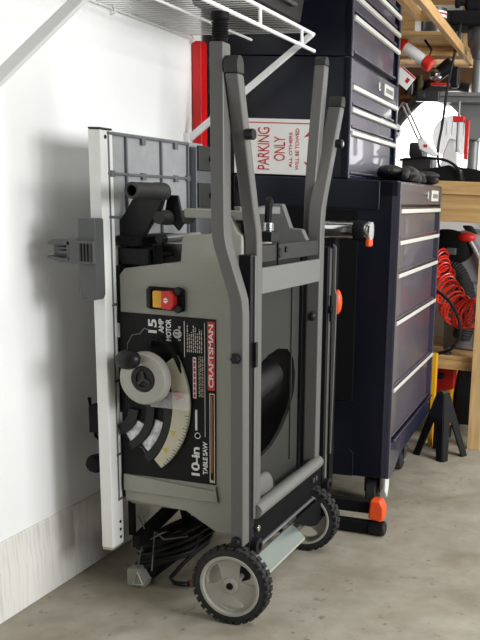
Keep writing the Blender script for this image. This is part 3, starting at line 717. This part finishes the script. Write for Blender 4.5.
cn = MB().lathe((0, 0, 0), (0, 0, 1), [(0, .058), (.004, .06), (.10, .06), (.104, .058)], 32).build('paint_can', 'gunmetal', xf=OH @ Matrix.Translation((-.118, .80, .051)) @ Matrix.Scale(.8, 4))
tag(cn, 'dark paint can with striped rim on the overhead pine shelf', 'can')
for z0, z1, m_ in ((.1045, .118, 'white'), (.1185, .126, 'signr'), (.1265, .135, 'white'), (.1355, .15, 'gunmetal')):
    MB().lathe((0, 0, z0), (0, 0, 1), [(0, .057), (0, .0615), (z1-z0, .0615), (z1-z0, .057)], 32).build('rim_band', m_, cn, xf=OH @ Matrix.Translation((-.118, .80, .051)) @ Matrix.Scale(.8, 4))
fr = MB().plate([(-.24, .051), (-.030, .051), (-.030, .225), (-.24, .225)], [[(-.215, .075), (-.052, .075), (-.052, .205), (-.215, .205)]], 'y', 1.00, 1.025).build('picture_frame', 'wirew', bevel=.006, xf=OH)
tag(fr, 'white framed dark panel standing on the overhead shelf behind the paint can', 'frame')
MB().box(-.22, -.047, 1.012, 1.02, .07, .21).build('panel', 'gunmetal', fr, xf=OH)

# work light hanging under the overhead shelf
wl0, wl1 = Vector((.475, 3.80, 1.735)), Vector((.585, 3.92, 1.625))
wl0, wl1 = Vector((.435, 3.86, 1.715)), Vector((.553, 3.86, 1.640))
wlt = thing('work_light', tuple((wl0+wl1)/2), 'red and white tube work light hanging below the overhead shelf', 'work light')
d_ = (wl1-wl0).normalized()
MB().cyl(wl0+d_*.02, wl1-d_*.02, .024, 24).build('tube_cover', 'worklightglass', wlt)
MB().cyl(wl0-d_*.04, wl0+d_*.022, .028, 24).build('handle', 'red', wlt, .006)
MB().cyl(wl1-d_*.022, wl1+d_*.016, .029, 24).build('end_cap', 'red', wlt, .006)
MB().tube([wl1+Vector((.0, 0, .02)), wl1+Vector((.01, 0, .055)), wl1+Vector((-.005, 0, .075)), wl1+Vector((-.02, 0, .093))], .005, 8).build('hook', 'blackmt', wlt)

# ------------------------------------------------------------------ clutter between chest and back wall
pb = tag(MB().prism([(.22, 1.32), (.285, 1.425), (.35, 1.505), (.42, 1.565), (.49, 1.60), (.57, 1.612), (.66, 1.60), (.66, 1.70), (.03, 1.70), (.03, 1.176), (.19, 1.176)], 'y', 4.40, 4.42).build('pegboard', 'peg', bevel=.002), 'brown board with arched lower edge in front of the bright window', 'board')
for i, (x, h, m_) in enumerate(((.37, .075, 'gunmetal'), (.415, .09, 'greenglass'), (.455, .07, 'blackmt'), (.495, .085, 'greenglass'))):
    lab_ = ('dark jar first from the left on the narrow ledge', 'olive glass bottle beside the dark jar on the narrow ledge', 'short black jar between the olive bottles on the narrow ledge', 'olive glass bottle nearest the power drill on the narrow ledge')[i]
    o = MB().lathe((x-.02, 4.38, 1.572), (0, 0, 1), [(0, .014), (h*.7, .015), (h*.82, .008), (h, .008), (h, 0)], 18).build('bottle', m_)
    tag(o, lab_, 'bottle', 'bottles on the narrow ledge')
lg = tag(bx(.20, .50, 4.36, 4.399, 1.556, 1.571).build('ledge', 'peg', bevel=.002), 'narrow brown ledge carrying bottles in front of the arched brown board', 'ledge')
cdn = MB().box(-.045, .045, -.002, .002, -.035, .035).build('box_card', 'white', bevel=.001, xf=Matrix.Translation((.500, 3.678, 1.562)) @ Matrix.Scale(.85, 4) @ Matrix.Rotation(R(38), 4, 'Y'))
tag(cdn, 'tilted white card with red edge sticking out beside the middle chest', 'card')
MB().box(-.045, .045, -.0026, -.002, .027, .034).box(.012, .03, -.0026, -.002, -.01, .012).build('card_print', 'signr', cdn, xf=Matrix.Translation((.500, 3.678, 1.562)) @ Matrix.Scale(.85, 4) @ Matrix.Rotation(R(38), 4, 'Y'))
# dark arched tube over the bright window
hb = MB().tube(smooth_path([(.22, 4.35, 1.32), (.285, 4.35, 1.425), (.35, 4.35, 1.505), (.42, 4.35, 1.565), (.49, 4.35, 1.60), (.57, 4.35, 1.612), (.64, 4.35, 1.60)], 8), .024, 16)
tag(hb.build('dust_hose', 'gunmetal'), 'thick dark arched hose in front of the bright window', 'hose')
# power drill above it
dr = thing('power_drill', (.545, 4.15, 1.60), 'black corded power tool with chrome chuck lying over the arched hose', 'power drill')
MB().lathe((.51, 4.16, 1.625), (.75, -.1, .55), [(0, .02), (.01, .028), (.09, .032), (.10, .028), (.105, 0)], 24).build('body', 'black', dr)
MB().box(.585, .625, 4.14, 4.18, 1.58, 1.67).build('handle', 'black', dr, .01)
MB().lathe((.525, 4.13, 1.63), (-.1, -1, 0), [(0, .026), (.02, .024), (.03, .015), (.05, .012), (.05, 0)], 24).build('chuck', 'chrome', dr)
MB().box(.50, .59, 4.13, 4.16, 1.588, 1.600).build('trigger_strip', 'red', dr, .004)

# drill press at the right
dp = thing('drill_press', (.72, 4.2, 1.176), 'gray bench drill press with black head at the right end of the workbench', 'drill press')
MB().cyl((.692, 4.25, 1.19), (.692, 4.25, 1.98), .026, 28).build('column', 'castgray', dp)
MB().prism([(.53, 1.177), (.86, 1.177), (.84, 1.222), (.66, 1.24), (.55, 1.215)], 'y', 4.05, 4.36).build('base', 'blackmt', dp, .008)
MB().box(.46, .80, 4.08, 4.32, 1.538, 1.556).box(.54, .80, 4.10, 4.30, 1.515, 1.54).prism([(.58, 1.516), (.80, 1.516), (.80, 1.43), (.72, 1.36), (.665, 1.37), (.655, 1.45)], 'y', 4.17, 4.30).build('work_table', 'castgray', dp, .004)
hd = MB().box(.655, .90, 4.02, 4.38, 1.87, 2.2).build('head', 'blackmt', dp, .02)
MB().box(.60, .85, 4.00, 4.20, 1.815, 1.875).build('feed_housing', 'blackmt', dp, .012)
MB().lathe((.715, 4.08, 1.82), (0, 0, -1), [(0, .045), (.04, .048), (.075, .044), (.09, .032), (.10, .03), (.13, .02), (.13, 0)], 28).build('chuck', 'gunmetal', dp)
MB().lathe((.66, 4.02, 1.905), (-1, 0, 0), [(0, .012), (.02, .012), (.025, .02), (.04, .02), (.045, 0)], 20).build('feed_knob', 'blackmt', dp)
MB().box(.455, .56, 4.05, 4.078, 1.512, 1.556).box(.47, .50, 4.03, 4.06, 1.525, 1.548).build('table_clamp', 'gunmetal', dp, .002)
MB().cyl((.665, 4.0, 1.30), (.665, 4.0, 1.51), .006, 12).build('clamp_screw', 'castgray', dp, .003)
MB().box(.642, .692, 3.985, 4.02, 1.424, 1.448).build('red_collar', 'red', dp, .004)
MB().box(.698, .715, 3.99, 4.005, 1.27, 1.435).build('red_rod', 'red', dp, .003)
cb = tag(MB().tube(smooth_path([(.655, 3.99, 1.82), (.64, 3.98, 1.72), (.615, 3.98, 1.58), (.60, 3.98, 1.42), (.585, 3.98, 1.30), (.60, 3.985, 1.21)], 6), .006, 8).build('power_cable', 'black'), 'thin black cable hanging from the drill press head to the bench', 'cable')

# round disc sander / cut-off disc against the window
ds = thing('disc_sander', (.58, 4.36, 1.176), 'white bench sander with large half gray disc, below the drill press table', 'sander')
MB().lathe((.572, 4.34, 1.385), (0, -1, 0), [(0, .0), (0, .095), (.012, .095), (.014, .093), (.014, 0)], 40).build('disc', 'guard', ds)
MB().prism([(.53, 1.20), (.63, 1.20), (.62, 1.30), (.60, 1.37), (.575, 1.37), (.55, 1.30)], 'y', 4.24, 4.32).build('body', 'wirew', ds, .008)
MB().box(.48, .66, 4.22, 4.40, 1.176, 1.2).build('base', 'wirew', ds, .004)
gr = MB()
for k in range(5): gr.box(.515+.027*k, .517+.027*k, 4.324, 4.3265, 1.39, 1.455)
gr.build('disc_lines', 'gunmetal', ds)
vs = tag(MB().prism([(.55, 1.177), (.71, 1.177), (.69, 1.225), (.64, 1.243), (.55, 1.225)], 'y', 3.96, 4.035).build('battery_pack', 'black', bevel=.008), 'black battery charger on the bench front beside the glove', 'charger')
# folding lamp arm (two thin rods and a white head)
la = thing('lamp', (.45, 4.0, 1.176), 'small white lamp on two thin jointed rods beside the tool chest', 'lamp')
for dx in (0, .018): MB().cyl((.440+dx, 3.90, 1.478), (.512+dx, 3.90, 1.345), .0045, 10).build('arm_rod', 'steel', la)
MB().tube([(.415, 3.90, 1.455), (.440, 3.90, 1.488), (.458, 3.90, 1.482)], .006, 8).build('arm_joint', 'steel', la)
lh = MB().prism([(.505, 1.345), (.535, 1.35), (.60, 1.285), (.585, 1.272), (.52, 1.30)], 'y', 3.905, 3.945).build('lamp_head', 'wirew', la, .006)
MB().box(.54, .555, 3.903, 3.9055, 1.31, 1.322).build('red_mark', 'red', lh)
MB().box(.42, .56, 3.99, 4.10, 1.177, 1.27).box(.45, .52, 3.99, 4.08, 1.27, 1.335).build('lamp_base', 'gunmetal', la, .012)
rg = MB().lathe((.462, 3.686, 1.358), (.06, -1, 0), [(0, .016), (.0, .034), (.012, .034), (.012, .016), (0, .016)], 28)
rg = tag(rg.build('reel', 'wirew'), 'small white perforated reel against the middle chest edge', 'reel')
for k in range(8):
    a = 2*math.pi*k/8; MB().cyl((.462+.025*math.cos(a), 3.671, 1.358+.025*math.sin(a)), (.462+.025*math.cos(a), 3.6765, 1.358+.025*math.sin(a)), .005, 10).build('reel_hole', 'blackmt', rg)
MB().cyl((.462, 3.671, 1.358), (.462, 3.6775, 1.358), .013, 16).build('reel_hub', 'gunmetal', rg)
cb2 = tag(MB().tube(smooth_path([(.42, 3.94, 1.255), (.50, 3.94, 1.265), (.57, 3.94, 1.268), (.64, 3.94, 1.258), (.69, 3.94, 1.225), (.70, 3.95, 1.184)], 6), .006, 8).build('power_cable', 'black'), 'black cable looping over the bench front above the glove', 'cable')

# ------------------------------------------------------------------ under the bench
hs = MB(); pth = []
ax = smooth_path([(.625, 3.99, .86), (.635, 3.99, .80), (.65, 3.99, .735), (.675, 3.99, .665), (.715, 3.99, .615), (.765, 3.99, .60), (.80, 3.99, .615)], 12)
NT, K_ = 21, 20
for i in range(NT*K_+1):
    t = i/(NT*K_); q = t*(len(ax)-1); k = min(int(q), len(ax)-2); p = ax[k].lerp(ax[k+1], q-k); tg = (ax[k+1]-ax[k]).normalized()
    nrm = Vector((1, 0, 0)); a = 2*math.pi*NT*t
    rr_ = (.020+.036*min(1, t*1.9))*(1+.10*math.sin(a*.37))
    pth.append(p + nrm*rr_*.85*math.cos(a) + Vector((.25, .0, 1))*rr_*1.15*math.sin(a) + Vector((0, 1, 0))*(.012*math.sin(a*.21)+.02*math.cos(a)))
hs.tube(pth, .0044, 6)
tag(hs.build('air_hose', 'redhose'), 'coiled red air hose hanging below the workbench beside the navy cabinet', 'air hose')
tag(MB().tube(smooth_path([(.60, 3.91, .72), (.68, 3.91, .67), (.73, 3.91, .60), (.745, 3.91, .52), (.71, 3.91, .45), (.64, 3.92, .42)], 8), .0075, 10).build('power_cable', 'black'), 'black cable curving in front of the red air hose', 'cable')

vc = thing('shop_vacuum', (.76, 4.25, .413), 'black and gray shop vacuum with red handle latch under the workbench', 'vacuum')
MB().prism([(.52, .84), (.60, .945), (.70, .965), (.76, .945), (.80, .88), (.84, .80), (.86, .72), (.52, .74)], 'y', 4.10, 4.45).build('motor_head', 'vacgray', vc, .02, seg=3)
MB().ell((.625, 4.10, .885), (.125, .03, .082)).build('intake_cover', 'blackmt', vc)
MB().box(.63, .675, 4.062, 4.073, .855, .885).build('sticker', 'castgray', vc, .002)
MB().ell((.715, 4.09, .935), (.045, .03, .022)).build('latch', 'red', vc)
MB().tube(smooth_path([(.73, 4.085, .92), (.765, 4.08, .87), (.80, 4.08, .80), (.815, 4.09, .74)], 5), .011, 10).build('handle', 'steel', vc)
MB().prism([(.68, .985), (.72, .985), (.86, .80), (.84, .78)], 'y', 4.13, 4.20).build('carry_bar', 'blackmt', vc, .01)
MB().cyl((.76, 4.28, .416), (.76, 4.28, .735), .16, 40, .17).build('drum', 'vacgray', vc, .01)
MB().box(.805, .85, 4.085, 4.13, .44, .70).build('side_panel', 'red', vc, .01)
vh = MB(); P_ = smooth_path([(.54, 4.13, .83), (.62, 4.12, .815), (.69, 4.12, .76), (.725, 4.12, .66), (.73, 4.13, .55), (.715, 4.14, .47)], 16)
vh.tube(P_, [.045+.004*(i % 2) for i in range(len(P_))], 20)
tag(vh.build('vacuum_hose', 'rubber'), 'ribbed black vacuum hose curving behind the red air hose', 'hose')
ya = tag(bx(.632, .656, 3.872, 3.898, 0, .43).build('spirit_level', 'yellow', bevel=.003), 'yellow level standing upright just behind the far corner of the navy cabinet', 'level')
rc = tag(MB().lathe((.68, 3.98, .413), (0, 0, 1), [(0, .02), (.008, .022), (.012, .010), (.02, .010), (.024, .020), (.034, .020), (.036, 0)], 20).build('hose_fitting', 'gunmetal'), 'small dark fitting on the lower bench shelf under the red air hose', 'fitting')

tc = thing('compressor', (.73, 4.15, 0), 'yellow red and black compressor on the floor under the bench', 'compressor')
MB().box(.60, .705, 4.05, 4.30, .055, .345).build('body', 'yellow', tc, .02)
MB().prism([(.598, .20), (.707, .24), (.707, .348), (.598, .348)], 'y', 4.045, 4.10).build('red_cover', 'red', tc, .008)
MB().lathe((.70, 4.2, .19), (1, 0, 0), [(0, .12), (.02, .15), (.12, .15), (.15, .12), (.155, 0)], 36).build('tank', 'blackmt', tc)
MB().tube(smooth_path([(.60, 4.03, .33), (.63, 4.0, .365), (.68, 4.0, .365), (.70, 4.03, .35)], 5), .014, 12).build('handle', 'blackmt', tc)
MB().tube([(.62, 4.035, .20), (.68, 4.03, .13)], .02, 14).cyl((.665, 4.03, .14), (.695, 4.03, .14), .028, 18).build('hose_port', 'gunmetal', tc)
MB().box(.63, .66, 4.0, 4.06, .29, .31).build('valve', 'blackmt', tc, .004)
for x, y in ((.63, 4.08), (.68, 4.08), (.63, 4.28), (.68, 4.28)): MB().cyl((x, y, .0), (x, y, .06), .02, 14).build('foot', 'blackmt', tc)

def jack_stand(cx_, cy_, rz, label):
    X = Matrix.Translation((cx_, cy_, 0)) @ Matrix.Rotation(rz, 4, 'Z')
    j = thing('jack_stand', (cx_, cy_, 0), label, 'jack stand')
    b = MB()
    for k in range(4):
        a = R(45+90*k); a2 = R(135+90*k); r0, r1 = .118, .026
        p = [Vector((r0*math.cos(a), r0*math.sin(a), 0)), Vector((r0*math.cos(a2), r0*math.sin(a2), 0)), Vector((r1*math.cos(a2), r1*math.sin(a2), .28)), Vector((r1*math.cos(a), r1*math.sin(a), .28))]
        # each side is a plate with an arched cut: two legs and a bridge
        n_ = ((p[1]-p[0]).cross(p[3]-p[0])).normalized()*.004
        def at(u, v): 
            q0 = p[0].lerp(p[3], v); q1 = p[1].lerp(p[2], v); return q0.lerp(q1, u)
        for quad in (((0, 0), (.2, 0), (.42, .55), (0, .62)), ((.8, 0), (1, 0), (1, .62), (.58, .55)), ((0, .62), (.42, .55), (.58, .55), (1, .62), (1, 1), (0, 1))):
            f = [b.bm.verts.new(at(*q)+n_) for q in quad]; g_ = [b.bm.verts.new(at(*q)-n_) for q in quad]
            b.bm.faces.new(f); b.bm.faces.new(g_[::-1])
            for i in range(len(quad)): b.bm.faces.new((f[i], g_[i], g_[(i+1) % len(quad)], f[(i+1) % len(quad)]))
    b.build('frame', 'black', j, .001, xf=X)
    MB().box(-.016, .016, -.012, .012, .16, .29).build('ratchet_post', 'gunmetal', j, .002, xf=X)
jack_stand(.718, 3.755, R(62), 'black steel jack stand on the floor beside the navy cabinet corner')

# ------------------------------------------------------------------ light, world, camera
w = bpy.data.worlds.new('World'); S.world = w; w.use_nodes = True
w.node_tree.nodes['Background'].inputs[0].default_value = (.93, .97, 1, 1)
w.node_tree.nodes['Background'].inputs[1].default_value = .035
def area(name, loc, target, sx, sy, power, col=(1, .98, .95)):
    l = bpy.data.lights.new(name, 'AREA'); l.shape = 'RECTANGLE'; l.size = sx; l.size_y = sy; l.energy = power; l.color = col
    o = bpy.data.objects.new(name, l); COL.objects.link(o); o.location = loc
    o.rotation_euler = (Vector(target)-Vector(loc)).to_track_quat('-Z', 'Y').to_euler(); return o
area('garage_door_daylight', (4.3, 1.75, 1.6), (.2, 2.2, 1.0), 1.5, 1.1, 122, (.97, .985, 1))
area('garage_door_daylight', (4.2, .3, 1.6), (.2, 2.2, 1.0), 1.3, 1.1, 24, (.97, .985, 1))
area('overhead_fill', (2.0, 2.9, 2.65), (1.9, 3.0, 0), 1.2, .3, 14, (1, .99, .97))  # added overhead fill to brighten the floor, no such lamp is seen

cam = bpy.data.cameras.new('camera'); co = bpy.data.objects.new('camera', cam); COL.objects.link(co)
f, ppx, ppy, yaw, pi_, ro = 899.56, 389., 414.84, -.2614, .23806, -.04336
cy, sy = math.cos(yaw), math.sin(yaw)
right = Vector((cy, -sy, 0)); f0 = Vector((sy, cy, 0)); up = Vector((0, 0, 1))
fw = f0*math.cos(pi_)-up*math.sin(pi_); dn = -(up*math.cos(pi_)+f0*math.sin(pi_))
r_ = right*math.cos(ro)+dn*math.sin(ro); d_ = dn*math.cos(ro)-right*math.sin(ro)
mw = Matrix((( r_.x, -d_.x, -fw.x, 1.482), (r_.y, -d_.y, -fw.y, 0), (r_.z, -d_.z, -fw.z, 1.10), (0, 0, 0, 1)))
co.matrix_world = mw
cam.sensor_width = 36; cam.lens = f/640*36
cam.shift_x = (240-ppx)/640; cam.shift_y = (ppy-320)/640
cam.clip_start = .05; cam.clip_end = 60
S.camera = co
for o in list(S.objects):
    if '_w' in o: del o['_w']
vs_ = S.view_settings
vs_.view_transform = 'Standard'; vs_.look = 'None'; vs_.exposure = .34; vs_.gamma = 1; vs_.use_curve_mapping = False
S.cycles.max_bounces = 8; S.cycles.diffuse_bounces = 5; S.cycles.use_denoising = True
